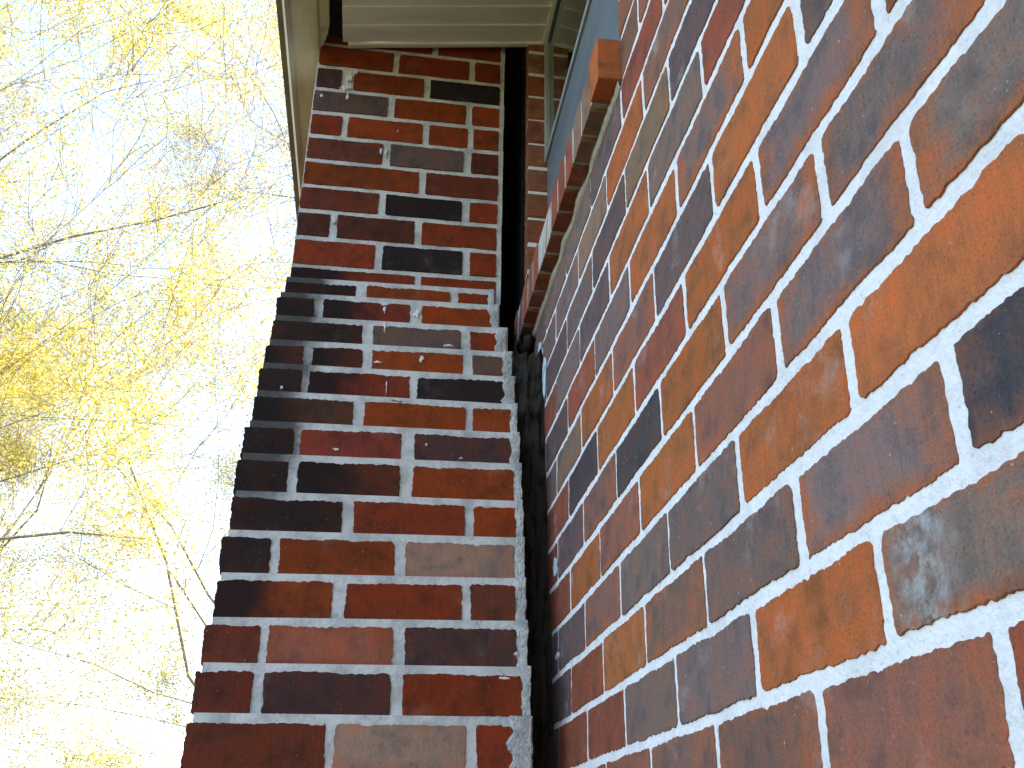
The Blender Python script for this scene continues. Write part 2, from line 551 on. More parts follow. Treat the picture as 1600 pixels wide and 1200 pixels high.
wpart('glass', [(0.0465, 0.0505, Y_JN + .030, Y_JF - .0112, Z_RAIL + .001, Z_HEAD - .0152)], M_GLASS)
wpart('head_frame', [(0.0380, 0.085, Y_JN + .031, Y_JF - .0115, Z_HEAD - .015, Z_HEAD + .06)], M_FRAME, 0.002)

# rowlock brick sill under the window
sill = bpy.data.objects.new('window_sill', None)
sill.empty_display_size = 0.1
sill.location = (-0.027, Y_JN, wz(K_SILL))
link(sill, wall)
n_s = 13
pitch = (Y_JF - Y_JN) / n_s
scol = ['o', 'T', 'T', 'R', 'R', 'R', 'R', 'M', 'R', 'B', 'R', 'd', 'B']
for s in range(n_s):
    me = brick_mesh('brick', 0.072, pitch - 0.0105, 0.070, rng, M_BRICK, 0.006, 0.0008, 0.0)
    # local X -> z, local Y -> y ... face towards -x
    om = Matrix(((0, 0, -1), (0, 1, 0), (1, 0, 0)))
    o = mesh_obj('brick', me, None, sill)
    dx = -0.004 if s == 0 else rng.uniform(-.0024, .0)
    o.matrix_local = Matrix.Translation((dx, (s + 0.5) * pitch, 0.036 + 0.004 + rng.uniform(-.001, .001))) @ om.to_4x4()
    o.color = tint(scol[s], rng)
m = MB()
m.box(-0.0008, 0.026, 0.012, Y_JF - Y_JN - 0.002, 0.0085, 0.070)
m.build('mortar', M_MORTAR_J, sill)
m = MB()                                         # bedding squeezed out under the sill
n_f = 90
vs, fs = [], []
for i in range(n_f + 1):
    yy = 0.006 + (Y_JF - Y_JN - 0.012) * i / n_f
    e = 0.0040 + noise.noise((yy * 17, 1.0, 2.0)) * 0.004 + noise.noise((yy * 110, 1.0, 2.0)) * 0.0012
    x_w = 0.0255
    vs += [(x_w, yy, -0.006), (x_w - e * 0.6, yy, -0.004), (x_w - e, yy, 0.0035), (x_w, yy, 0.0035)]
for i in range(n_f):
    a, b = i * 4, i * 4 + 4
    fs += [(a, a + 1, b + 1, b), (a + 1, a + 2, b + 2, b + 1), (a + 2, a + 3, b + 3, b + 2)]
m.add(vs, fs)
m.build('bedding_mortar', M_MORTAR_J, sill, fix=True)

# jamb mortar is the wall's own; inner room behind the glass
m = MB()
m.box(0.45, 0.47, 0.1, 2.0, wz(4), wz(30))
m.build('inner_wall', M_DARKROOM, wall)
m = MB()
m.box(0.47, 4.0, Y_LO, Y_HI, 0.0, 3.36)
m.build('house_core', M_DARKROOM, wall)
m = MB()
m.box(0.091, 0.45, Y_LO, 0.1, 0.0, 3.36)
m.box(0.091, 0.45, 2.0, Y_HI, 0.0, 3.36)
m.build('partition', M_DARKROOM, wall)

# ------------------------------------------------------------------ chimney
chim = empty('chimney', 'brick chimney with soot-stained stepped shoulder leaning away from the house wall', 'chimney', (-0.27, 1.5, 0))
CO = Vector(chim.location)
XL, XR = -0.496, -0.060
YN = [0.9746, 0.9901, 1.0186, 1.0395, 1.0534, 1.0700, 1.0904, 1.1168, 1.1488, 1.1780, 1.2214, 1.2536, 1.2860, 1.3411] + [1.3985] * 16
ZL = [(0.131, 0.0151), (0.1998, 0.0211), (0.2695, 0.0280), (0.337, 0.0270), (0.4037, 0.0250), (0.4679, 0.0200), (0.5383, 0.0220), (0.6032, 0.0180),
      (0.6703, 0.0150), (0.7365, 0.0140), (0.8090, 0.0220), (0.8765, 0.0220), (0.9446, 0.0203), (1.012, 0.0200), (1.077, 0.0150), (1.145, 0.0100),
      (1.2130, 0.0080), (1.2750, 0.0020), (1.3433, 0.0010), (1.4124, 0.0030), (1.4800, 0.0050), (1.546, 0.0020), (1.6115, 0.0000), (1.679, 0.0), (1.746, 0.0), (1.814, 0.0), (1.882, 0.0)]
CP = {
    'R': (0.2097, 0.0392, 0.0151, 0.25), 'O': (0.2424, 0.0495, 0.0124, 0.50), 'Rd': (0.1244, 0.0338, 0.0190, 0.20), 'Rp': (0.2031, 0.0440, 0.0288, 0.00), 'Rb': (0.1966, 0.0358, 0.0118, 0.50),
    'Rs': (0.1770, 0.0343, 0.0170, 0.10), 'G': (0.3276, 0.2064, 0.1467, 0.20), 'Gr': (0.2883, 0.0963, 0.0603, 0.40), 'B': (0.1310, 0.0413, 0.0223, 0.30), 'Bd': (0.0865, 0.0289, 0.0184, 0.10),
    'Ob': (0.1835, 0.0413, 0.0118, 0.70), 'Os': (0.2293, 0.0523, 0.0144, 0.30), 'P': (0.1285, 0.0826, 0.0655, 0.00), 'Pd': (0.0760, 0.0372, 0.0327, 0.10), 'D': (0.0260, 0.0195, 0.0185, 0.00),
    'K': (0.0300, 0.0185, 0.0155, 0.10), 'Ks': (0.0786, 0.0372, 0.0236, 0.10),
}
ROWS = [
    [(-0.4961, -0.3216, 'Rd'), (-0.3102, -0.1389, 'G'), (-0.1245, -0.0759, 'R')],
    [(-0.4964, -0.4251, 'Rd'), (-0.4102, -0.2418, 'Pd'), (-0.2263, -0.0620, 'Rb')],
    [(-0.4975, -0.4246, 'Rd'), (-0.4130, -0.2425, 'Gr'), (-0.2255, -0.0656, 'Pd')],
    [(-0.4975, -0.3311, 'Os'), (-0.3129, -0.1447, 'R'), (-0.1315, -0.0651, 'B')],
    [(-0.4975, -0.4281, 'K'), (-0.4160, -0.2473, 'Ob'), (-0.2302, -0.0658, 'G')],
    [(-0.4975, -0.3294, 'K'), (-0.3131, -0.1425, 'R'), (-0.1285, -0.0620, 'O')],
    [(-0.4960, -0.4191, 'K'), (-0.4044, -0.2456, 'Bd'), (-0.2254, -0.0620, 'O')],
    [(-0.4970, -0.4198, 'K'), (-0.4090, -0.2466, 'Rp'), (-0.2246, -0.0640, 'Pd')],
    [(-0.4964, -0.3288, 'Ks'), (-0.3118, -0.1394, 'O'), (-0.1273, -0.0620, 'O')],
    [(-0.4964, -0.4245, 'K'), (-0.4120, -0.2367, 'Rs'), (-0.2244, -0.0680, 'D')],
    [(-0.4965, -0.4306, 'Bd'), (-0.4149, -0.3240, 'Bd'), (-0.3080, -0.1403, 'O'), (-0.1237, -0.0670, 'P')],
    [(-0.4959, -0.3293, 'K'), (-0.3104, -0.1444, 'P'), (-0.1273, -0.0740, 'R')],
    [(-0.4952, -0.4272, 'K'), (-0.4080, -0.2434, 'Rs'), (-0.2198, -0.0835, 'O')],
    [(-0.4917, -0.3517, 'K'), (-0.3302, -0.1629, 'O'), (-0.1473, -0.0829, 'R')],
    [(-0.4911, -0.2356, 'Rs'), (-0.2227, -0.0640, 'R')],
    [(-0.4911, -0.3230, 'R'), (-0.3070, -0.1371, 'D'), (-0.1209, -0.0640, 'R')],
    [(-0.4914, -0.4238, 'Bd'), (-0.4080, -0.2434, 'Bd'), (-0.2276, -0.0640, 'R')],
    [(-0.4915, -0.3243, 'Rd'), (-0.3090, -0.1430, 'D'), (-0.1262, -0.0640, 'R')],
    [(-0.4897, -0.2406, 'Ob'), (-0.2252, -0.0640, 'Rd')],
    [(-0.4901, -0.3242, 'B'), (-0.3082, -0.1434, 'P'), (-0.1261, -0.0640, 'Rd')],
    [(-0.4892, -0.4208, 'R'), (-0.4070, -0.2386, 'O'), (-0.2241, -0.1357, 'O'), (-0.1225, -0.0640, 'O')],
    [(-0.4892, -0.3222, 'P'), (-0.3067, -0.1420, 'O'), (-0.1272, -0.0640, 'O')],
    [(-0.4888, -0.4325, 'Pd'), (-0.4052, -0.2417, 'Ob'), (-0.2273, -0.0640, 'D')],
    [(-0.4881, -0.3174, 'Rb'), (-0.3039, -0.1380, 'R'), (-0.1245, -0.0640, 'R')],
    [(-0.4881, -0.4174, 'R'), (-0.4039, -0.2280, 'R'), (-0.2145, -0.0640, 'R')],
]
SOOTY = {(3, 0), (8, 0), (9, 1), (12, 1), (14, 0), (10, 0), (10, 1), (6, 1)}
rng = random.Random(23)
def line_z(n, x):
    if n < 0:
        return 0.131 + 0.0151 * x + n * 0.0690
    if n >= len(ZL):
        return ZL[-1][0] + (n - len(ZL) + 1) * C
    return ZL[n][0] + ZL[n][1] * x
CH_OR = Matrix(((1, 0, 0), (0, 0, -1), (0, 1, 0)))          # face towards -y
YB = 2.05
mort, side = MB(), MB()
N_TOP = 40
smear = MB()
for n in range(-23, N_TOP):
    Y = YN[n] if 0 <= n < len(YN) else (1.3985 if n >= len(YN) else 0.9746 + n * 0.0016)
    z1l, z1r = line_z(n, XL) + ZO, line_z(n, XR) + ZO
    z0l, z0r = line_z(n - 1, XL) + ZO, line_z(n - 1, XR) + ZO
    if n == -23:
        z0l = z0r = -0.05
    jt = 0.0125 if n < 14 else 0.0105
    # right-hand edge of the row: smeared, uneven mortar on the shoulder, a neat strip on the stack
    xr = (-0.0515 + rng.uniform(-0.002, 0.002) if n < 14 else -0.0535 + rng.uniform(-.0008, .0008))
    if n == 11: xr = -0.055
    if n == 12: xr = -0.0680
    if n == 13: xr = -0.0720
    xl = XL + 0.004
    # mortar block: front 3 mm behind the brick faces, top flush with the course
    def sheet(Xa, Xb, mb_):
        xs = [Xa + (Xb - Xa) * t / 12 for t in range(13)]
        vs, fs = [], []
        for x in xs:
            t = (x - XL) / (XR - XL)
            zt_ = z1l + (z1r - z1l) * t + 0.0055
            zb_ = z0l + (z0r - z0l) * t + 0.0055
            w_ = noise.noise((x * 40, n * 3.7, 2.0)) * 0.0007
            vs += [(x, Y + 0.0028 + w_, zb_), (x, Y + 0.0022 + w_, zt_), (x, YB, zb_), (x, YB, zt_)]
        for t in range(12):
            a = t * 4
            b = a + 4
            fs += [(a, b, b + 1, a + 1), (a + 1, b + 1, b + 3, a + 3), (a + 2, a, a + 1, a + 3) if t == 0 else (a, a + 2, b + 2, b)]
        e = 48
        fs.append((e, e + 2, e + 3, e + 1))
        mb_.add([(x - CO.x, y - CO.y, z - CO.z) for x, y, z in vs], fs)
    sheet(xl, xr, mort)
    if n < 0 or n >= len(ROWS):
        row = []
        if n % 2:
            row = [(-0.496, -0.321, 'Rd'), (-0.309, -0.139, 'R'), (-0.125, -0.064, 'B')]
        else:
            row = [(-0.496, -0.425, 'Bd'), (-0.411, -0.242, 'R'), (-0.226, -0.064, 'Ob')]
    else:
        row = ROWS[n]
    for bi, (xa, xb, key) in enumerate(row):
        xa2, xb2 = xa, xb
        if bi == 0 and n < 14:
            xa2 += rng.uniform(-0.0035, 0.0025)           # weathered corner bricks stand in and out
        xm = (xa2 + xb2) / 2
        t = (xm - XL) / (XR - XL)
        zt_ = z1l + (z1r - z1l) * t - jt / 2
        zb_ = z0l + (z0r - z0l) * t + jt / 2
        if n == 14 or n == 13:
            zb_ += 0.0
        tilt = math.atan2(z1r - z1l, XR - XL)
        if -4 <= n <= 26:
            sooty = (n, bi) in SOOTY
            me = brick_mesh('brick', xb2 - xa2, zt_ - zb_, 0.088, rng, M_SOOT if sooty else M_CHIM, 0.0032, 0.00125 if n < 14 else 0.0008, 0.0)
            o = mesh_obj('brick', me, None, chim)
            o.matrix_local = Matrix.Translation((xm - CO.x, Y - CO.y + rng.uniform(-.0012, .0012), (zt_ + zb_) / 2 - CO.z)) @ CH_OR.to_4x4() @ Matrix.Rotation(tilt + rng.uniform(-.003, .003), 4, 'Z')
            o.color = tint(key, rng, CP)
        else:
            side.box(xa2 - CO.x, xb2 - CO.x, Y - CO.y, Y + .088 - CO.y, zb_ - CO.z, zt_ - CO.z)
    # outer (left) flank of the stack, stretchers behind the corner brick
    yy = Y + (0.088 if n % 2 else 0.010) + 0.012
    if n % 2 == 0:
        yy = Y + 0.100
    while yy < YB - 0.05:
        ye = min(yy + 0.178, YB)
        side.box(XL - CO.x - 0.001, XL + 0.05 - CO.x, yy - CO.y, ye - CO.y, z0l + jt / 2 - CO.z, z1l - jt / 2 - CO.z)
        yy = ye + 0.012
o = mort.build('mortar', M_MORTAR_C, chim)
o = side.build('brick_field', M_CHIM, chim)
o['kind'] = 'stuff'
o.color = (0.10, 0.025, 0.014, 0.3)

# lime runs and splashes on the shoulder, and the smeared pointing down its wall-side edge
def blob(name, mat, parent, pts, y, th=0.0022, rng_=rng):
    """irregular flat dab of mortar facing -y; pts outline (x, z) counter-clockwise seen from -y"""
    n_ = len(pts)
    cx = sum(p[0] for p in pts) / n_
    cz = sum(p[1] for p in pts) / n_
    vs = [(x - CO.x, y - CO.y + 0.001, z + ZO - CO.z) for x, z in pts]
    vs += [(cx + (x - cx) * 0.8 - CO.x, y - th - CO.y, cz + (z - cz) * 0.86 + ZO - CO.z) for x, z in pts]
    vs.append((cx - CO.x, y - th * 1.2 - CO.y, cz + ZO - CO.z))
    fs = []
    for i in range(n_):
        j = (i + 1) % n_
        fs.append((i, j, j + n_, i + n_))
        fs.append((i + n_, j + n_, 2 * n_))
    m_ = MB()
    m_.add(vs, fs)
    return m_.build(name, mat, parent)

def dab(cx, cz, rx, rz, y, name='lime_splash', mat=M_SPLASH, k=15):
    pts = []
    for i in range(k):
        a = 2 * math.pi * i / k
        r = rng.uniform(0.3, 1.2)
        pts.append((cx + rx * r * math.cos(a), cz + rz * r * math.sin(a)))
    return blob(name, mat, chim, pts, y)

def on_face(n, px, py):
    """point of the photograph on the face of row n (a measurement, used once for placing)"""
    v = cam_f + cam_r * ((px - 800) / FPX) + cam_u * ((600 - py) / FPX)
    s = (YN[n] - CAM.y) / v.y
    q = CAM + v * s
    return q.x, q.z - ZO
for n, px, py, w_, h_ in [(12, 603, 476, 9, 3), (12, 601, 483, 3, 9), (11, 601, 512, 2.5, 12), (10, 658, 562, 5, 8), (9, 604, 604, 1.5, 16), (9, 440, 606, 3, 3),
                          (1, 788, 1060, 10, 2.5), (7, 525, 702, 6, 2), (7, 666, 695, 3, 3), (2, 806, 1022, 6, 4), (6, 720, 716, 3, 2),
                          (22, 547, 122, 7, 12), (22, 540, 138, 14, 5), (21, 543, 150, 4, 9), (21, 503, 150, 4, 4), (22, 556, 112, 5, 8), (18, 595, 236, 3, 6), (19, 603, 240, 4, 10),
                          (15, 522, 345, 4, 10), (10, 590, 566, 8, 3), (10, 700, 540, 10, 2), (8, 620, 625, 12, 2), (12, 652, 490, 8, 9), (21, 622, 205, 2, 4)]:
    x, z = on_face(n, px, py)
    s = (YN[n] - CAM.y) / 0.95 / FPX
    dab(x, z, w_ * s * .9, h_ * s * 1.1, YN[n])
# ragged smear of pointing along the wall-side edge of the shoulder
for n in range(0, 14):
    x0 = {0: -.079, 1: -.060, 2: -.0635, 3: -.063, 4: -.0635, 5: -.061, 6: -.0605, 7: -.064, 8: -.0605, 9: -.070, 10: -.066, 11: -.076, 12: -.084, 13: -.083}[n]
    x1 = {12: -.0690, 13: -.0730, 11: -.0560}.get(n, -.0500)
    za = line_z(n - 1, x0) + 0.004
    zb_ = line_z(n, x0) + 0.007
    left, right = [], []
    K = 18
    wl = 1.7 if n in (0, 2, 9, 10, 11, 12) else 1.0
    for i in range(K + 1):
        t = i / K
        zz = za + (zb_ - za) * t
        nl = noise.noise((zz * 55, n * 0.3, 5.0)) * .0055 + noise.noise((zz * 210, n * 0.3, 8.0)) * .0022
        nr = noise.noise((zz * 48, 3.0, 15.0)) * .0026 + noise.noise((zz * 230, 3.0, 18.0)) * .0012
        left.append((x0 - .0015 + nl * wl, zz))
        right.append((x1 + nr, zz))
    pts = [right[i] for i in range(K + 1)] + [left[K - i] for i in range(K + 1)]
    blob('mortar_smear', M_SMEAR, chim, pts, YN[n], 0.0036)

# ------------------------------------------------------------------ dark filler in the opened gap, black shade sheets behind it
gap = empty('joint_filler', 'weathered dark filler strip in the gap between chimney and house wall', 'joint filler', (-0.025, 1.2, 0))
m = MB()
G0 = Vector(gap.location)
r_ = random.Random(5)
ncol, nrow = 9, 70
vs, fs = [], []
for j in range(nrow + 1):
    z = -0.02 + (0.80 + ZO + 0.02) * j / nrow
    zr = z - ZO
    yb = 1.085 + max(0, (zr - 0.16)) * 0.145
    for i in range(ncol + 1):
        x = -0.053 + 0.0520 * i / ncol
        dy = noise.noise((x * 70, z * 9, 1.5)) * 0.014 + noise.noise((x * 200, z * 38, 4.5)) * 0.007 + 0.022 * (1 - i / ncol) ** 2
        zz = z + (noise.noise((x * 120, 3.3, 7)) * 0.03 if j == nrow else 0)
        vs.append((x - G0.x, yb + dy - G0.y, zz - G0.z))
for j in range(nrow):
    for i in range(ncol):
        a = j * (ncol + 1) + i
        fs.append((a, a + 1, a + ncol + 2, a + ncol + 1))
nb = len(vs)
vs += [(x, 1.62 - G0.y, z) for x, y, z in vs]
for j in range(nrow):
    for i in range(ncol):
        a = nb + j * (ncol + 1) + i
        fs.append((a, a + ncol + 1, a + ncol + 2, a + 1))
top = nrow * (ncol + 1)
for i in range(ncol):
    fs.append((top + i, top + i + 1, nb + top + i + 1, nb + top + i))
m.add(vs, fs)
m.build('filler_strip', M_FILLER, gap)
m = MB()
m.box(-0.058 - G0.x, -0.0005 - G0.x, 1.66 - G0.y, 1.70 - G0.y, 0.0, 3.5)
m.build('gap_shade_stop', M_GAP_SHADE, gap)  # added black stop across the gap, its deep shade put into the colour
m = MB()                                             # added black sheet over the wall face, painted as the gap's shade
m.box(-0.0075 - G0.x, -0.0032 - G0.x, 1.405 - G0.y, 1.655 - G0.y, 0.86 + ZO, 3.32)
m.build('gap_shade_sheet', M_GAP_SHADE, gap)

# torn lump and pale caulk left where the sill meets the gap
def lump(name, mat, parent, c, r, seed, sub=2):
    bm = bmesh.new()
    bmesh.ops.create_icosphere(bm, subdivisions=sub, radius=1)
    for v in bm.verts:
        k = 1 + 0.35 * noise.noise(v.co * 1.7 + Vector((seed, 0, 0))) + 0.18 * noise.noise(v.co * 4.5 + Vector((0, seed, 0)))
        v.co = Vector((v.co.x * r[0] * k + c[0], v.co.y * r[1] * k + c[1], v.co.z * r[2] * k + c[2]))
    me = bpy.data.meshes.new(name)
    bm.to_mesh(me)
    bm.free()
    for p_ in me.polygons:
        p_.use_smooth = True
    return mesh_obj(name, me, mat, parent)
lump('torn_filler', M_FILLER, gap, (-0.016 - G0.x, 1.335 - G0.y, 0.905 + ZO), (0.016, 0.045, 0.03), 3)
lump('torn_filler', M_FILLER, gap, (-0.012 - G0.x, 1.285 - G0.y, 0.862 + ZO), (0.013, 0.035, 0.02), 8)
lump('caulk', M_CAULK, gap, (-0.002 - G0.x, 1.190 - G0.y, 0.80 + ZO), (0.0045, 0.018, 0.022), 5, 3)
lump('caulk', M_CAULK, gap, (-0.002 - G0.x, 1.150 - G0.y, 0.728 + ZO), (0.0035, 0.012, 0.042), 6, 3)
lump('caulk', M_CAULK, gap, (-0.001 - G0.x, 1.060 - G0.y, 0.365 + ZO), (0.0035, 0.014, 0.016), 9, 3)
lump('caulk', M_CAULK, gap, (-0.001 - G0.x, 1.050 - G0.y, 0.230 + ZO), (0.0028, 0.016, 0.006), 12, 3)

# ------------------------------------------------------------------ eave: soffit, fascia, roof
eave = empty('roof_eave', 'beige vinyl soffit and fascia of the roof overhang above the chimney', 'roof eave', (-0.25, 1.0, 3.27))
E0 = Vector(eave.location)
SL = 0.112                                         # the soffit follows the roof slope
def sz(x):
    return 1.674 + ZO + SL * (x + 0.43)
def eave_prism(name, prof_x, mat, x0, x1, slope=SL, bevel=0.0):
    m_ = MB()
    m_.prism_x([(y - E0.y, z) for y, z in prof_x], x0 - E0.x, x1 - E0.x, slope)
    m_.v = [(x, y - 0.045 * (x + E0.x + 0.437), z) for x, y, z in m_.v]     # the end was cut a little out of square
    o_ = m_.build(name, mat, eave, fix=True)
    return o_
zc = 1.674 + SL * 0.43 + SL * E0.x + ZO - E0.z      # height of the soffit sheet at local x = 0
y_edges = [1.380 - 0.0565 * i for i in range(0, 46)]
X0S, X1S = -0.437, 0.034
for i in range(len(y_edges) - 1):
    y1, y0 = y_edges[i], y_edges[i + 1]
    # a lapped board: its near lip hangs 4 mm below the far edge of the board before it
    eave_prism('soffit_panel', [(y0 + .0004, zc - .0042), (y0 + .0030, zc - .0046), (y1 - .001, zc - .0004), (y1 - .001, zc + .006), (y0 + .0004, zc + .006)], M_SOFFIT, X0S, X1S)
# J-channel against the chimney and against the wall
eave_prism('edge_channel', [(1.3800, zc - .0060), (1.3815, zc - .0072), (1.3925, zc - .0060), (1.3925, zc + .020), (1.3885, zc + .020), (1.3885, zc + .001), (1.3800, zc + .001)], M_SOFFIT, X0S + .012, X1S - 0.002)
m = MB()
for (a, b) in ((-1.6, 1.392),):
    x = X1S
    zz = sz(x)
    m.add([(px - E0.x, py - E0.y, pz - E0.z) for py in (a, b) for px, pz in ((x - .002, zz - .007), (x + .008, zz - .007), (x + .008, zz + .02), (x - .002, zz + .02))],
          [(0, 3, 2, 1), (4, 5, 6, 7), (0, 1, 5, 4), (1, 2, 6, 5), (2, 3, 7, 6), (3, 0, 4, 7)])
m.build('wall_channel', M_SOFFIT, eave, fix=True)

# fascia wrap: hollow metal return with a rolled outer lip, tapering out of sight behind the chimney
m = MB()
zf = 1.655 + ZO
prof = [(-0.566, zf - .004), (-0.560, zf - .010), (-0.553, zf - .006), (-0.547, zf - .001), (-0.492, zf + .002), (-0.487, zf + .006), (-0.487, zf + .016), (-0.566, zf + .19), (-0.569, zf + .19)]
m.prism_y([(x - E0.x, z - E0.z) for x, z in prof], -1.6 - E0.y, 4.2 - E0.y)
o = m.build('fascia', M_FASCIA, eave, fix=True)
# old painted sub-board beside it, edge broken by rot
m = MB()
vs, fs = [], []
ys = [-1.6 + i * 0.0075 for i in range(int((1.385 + 1.6) / 0.0075) + 1)]
for y in ys:
    rag = max(0, noise.noise((y * 26, 2.1, 0.4))) * 0.010 + noise.noise((y * 95, 6.1, 0.4)) * 0.0025
    if y > 1.31:
        rag += (y - 1.31) * 0.16
    xe = -0.4645 - rag
    z0_ = zf + .004
    vs += [(-0.4862 - E0.x, y - E0.y, z0_ - E0.z), (xe - E0.x, y - E0.y, z0_ + .002 - E0.z), (xe - E0.x, y - E0.y, z0_ + .016 - E0.z), (-0.4862 - E0.x, y - E0.y, z0_ + .016 - E0.z)]
for i in range(len(ys) - 1):
    a, b = i * 4, i * 4 + 4
    fs += [(a, b, b + 1, a + 1), (a + 1, b + 1, b + 2, a + 2), (a + 2, b + 2, b + 3, a + 3), (a + 3, b + 3, b, a)]
fs += [(0, 1, 2, 3), tuple(len(vs) - 4 + q for q in (3, 2, 1, 0))]
m.add(vs, fs)
m.build('trim_board', M_TRIM, eave, fix=True)
# dark rafter cavity above the slot, and the roof itself
m = MB()
m.box(-0.486 - E0.x, -0.425 - E0.x, -1.6 - E0.y, 1.392 - E0.y, 1.70 + ZO - E0.z, 1.72 + ZO - E0.z)
m.build('sub_fascia', M_DARKWOOD, eave)
m = MB()
def roof_piece(x0, x1, y0, y1):
    a, b = sz(x0) + .11 - E0.z, sz(x1) + .11 - E0.z
    m.add([(x0 - E0.x, y0 - E0.y, a), (x1 - E0.x, y0 - E0.y, b), (x1 - E0.x, y1 - E0.y, b), (x0 - E0.x, y1 - E0.y, a),
           (x0 - E0.x, y0 - E0.y, a + .06), (x1 - E0.x, y0 - E0.y, b + .06), (x1 - E0.x, y1 - E0.y, b + .06), (x0 - E0.x, y1 - E0.y, a + .06)],
          [(0, 3, 2, 1), (4, 5, 6, 7), (0, 1, 5, 4), (1, 2, 6, 5), (2, 3, 7, 6), (3, 0, 4, 7)])
roof_piece(-0.60, 4.2, -2.8, 1.385)
roof_piece(-0.045, 4.2, 1.3851, 2.06)
roof_piece(-0.60, 4.2, 2.0601, 4.3)
roof_piece(-0.60, -0.50, 1.3851, 2.06)
m.build('roof_deck', M_ROOF, eave)

# ------------------------------------------------------------------ ground
g = N('lawn')
tc = g.new('ShaderNodeTexCoord')
n1 = g.noise(tc.outputs['Object'], 0.6, 6, 0.65)
n2 = g.noise(tc.outputs['Object'], 28, 5, 0.7)
c = g.mix(g.ramp(n1, 0.35, 0.65), rgb(0.060, 0.080, 0.028), rgb(0.12, 0.10, 0.045))
c = g.mix(g.ramp(n2, 0.52, 0.66, 0, 0.8), c, rgb(0.34, 0.20, 0.06))
g.bump(n2, 0.8, 0.05)
M_LAWN = g.base(c, 0.95, 0.1)
m = MB()
q = 260
st = 24
vs = [(-q + 2 * q * i / st, -q + 2 * q * j / st, 0.0) for j in range(st + 1) for i in range(st + 1)]
fs = [(j * (st + 1) + i, j * (st + 1) + i + 1, (j + 1) * (st + 1) + i + 1, (j + 1) * (st + 1) + i) for j in range(st) for i in range(st)]
m.add(vs, fs)
o = m.build('ground', M_LAWN)
o['kind'] = 'structure'
o['label'] = 'lawn strewn with fallen yellow leaves around the house'

# ------------------------------------------------------------------ autumn trees
def leaf_material(name, ramp_cols):
    g = N(name)
    geo = g.new('ShaderNodeNewGeometry')
    cr = g.new('ShaderNodeValToRGB')
    g.t.links.new(geo.outputs['Random Per Island'], cr.inputs[0])
    els = cr.color_ramp.elements
    while len(els) < len(ramp_cols):
        els.new(0.5)
    for e, (pos, c_) in zip(els, ramp_cols):
        e.position = pos
        e.color = (*c_, 1)
    cl = g.noise(geo.outputs['Position'], 0.9, 3, 0.6)
    c = g.mix(g.ramp(cl, 0.52, 0.70, 0, 0.7), cr.outputs[0], g.mix(1.0, cr.outputs[0], rgb(1.0, 0.86, 0.42), 'MULTIPLY'))
    tr = g.new('ShaderNodeBsdfTranslucent')
    g.set(tr.inputs[0], c)
    mx = g.new('ShaderNodeMixShader')
    mx.inputs[0].default_value = 0.5
    g.base(c, 0.6, 0.3)
    g.t.links.new(g.b.outputs[0], mx.inputs[1])
    g.t.links.new(tr.outputs[0], mx.inputs[2])
    g.t.links.new(mx.outputs[0], g.out.inputs[0])
    return g.m
LEAF_Y = leaf_material('yellow_leaf', [(0.0, (0.49, 0.43, 0.030)), (0.3, (0.52, 0.47, 0.13)), (0.55, (0.51, 0.41, 0.07)), (0.75, (0.38, 0.38, 0.11)), (0.9, (0.42, 0.38, 0.25)), (1.0, (0.46, 0.34, 0.11))])
LEAF_P = leaf_material('pale_leaf', [(0.0, (0.40, 0.36, 0.22)), (0.4, (0.44, 0.38, 0.20)), (0.7, (0.32, 0.30, 0.22)), (1.0, (0.42, 0.31, 0.20))])
LEAF_O = leaf_material('straw_leaf', [(0.0, (0.46, 0.37, 0.12)), (0.4, (0.44, 0.36, 0.18)), (0.75, (0.46, 0.31, 0.12)), (1.0, (0.32, 0.30, 0.18))])
LEAF_G = leaf_material('greenish_leaf', [(0.0, (0.29, 0.30, 0.09)), (0.5, (0.38, 0.35, 0.10)), (0.8, (0.46, 0.37, 0.06)), (1.0, (0.26, 0.25, 0.15))])
M_BARK = plain('grey_bark', rgb(0.27, 0.235, 0.19), rgb(0.13, 0.11, 0.085), 9, 0.95, 0.1, (4, 4, 0.7), 0.8)

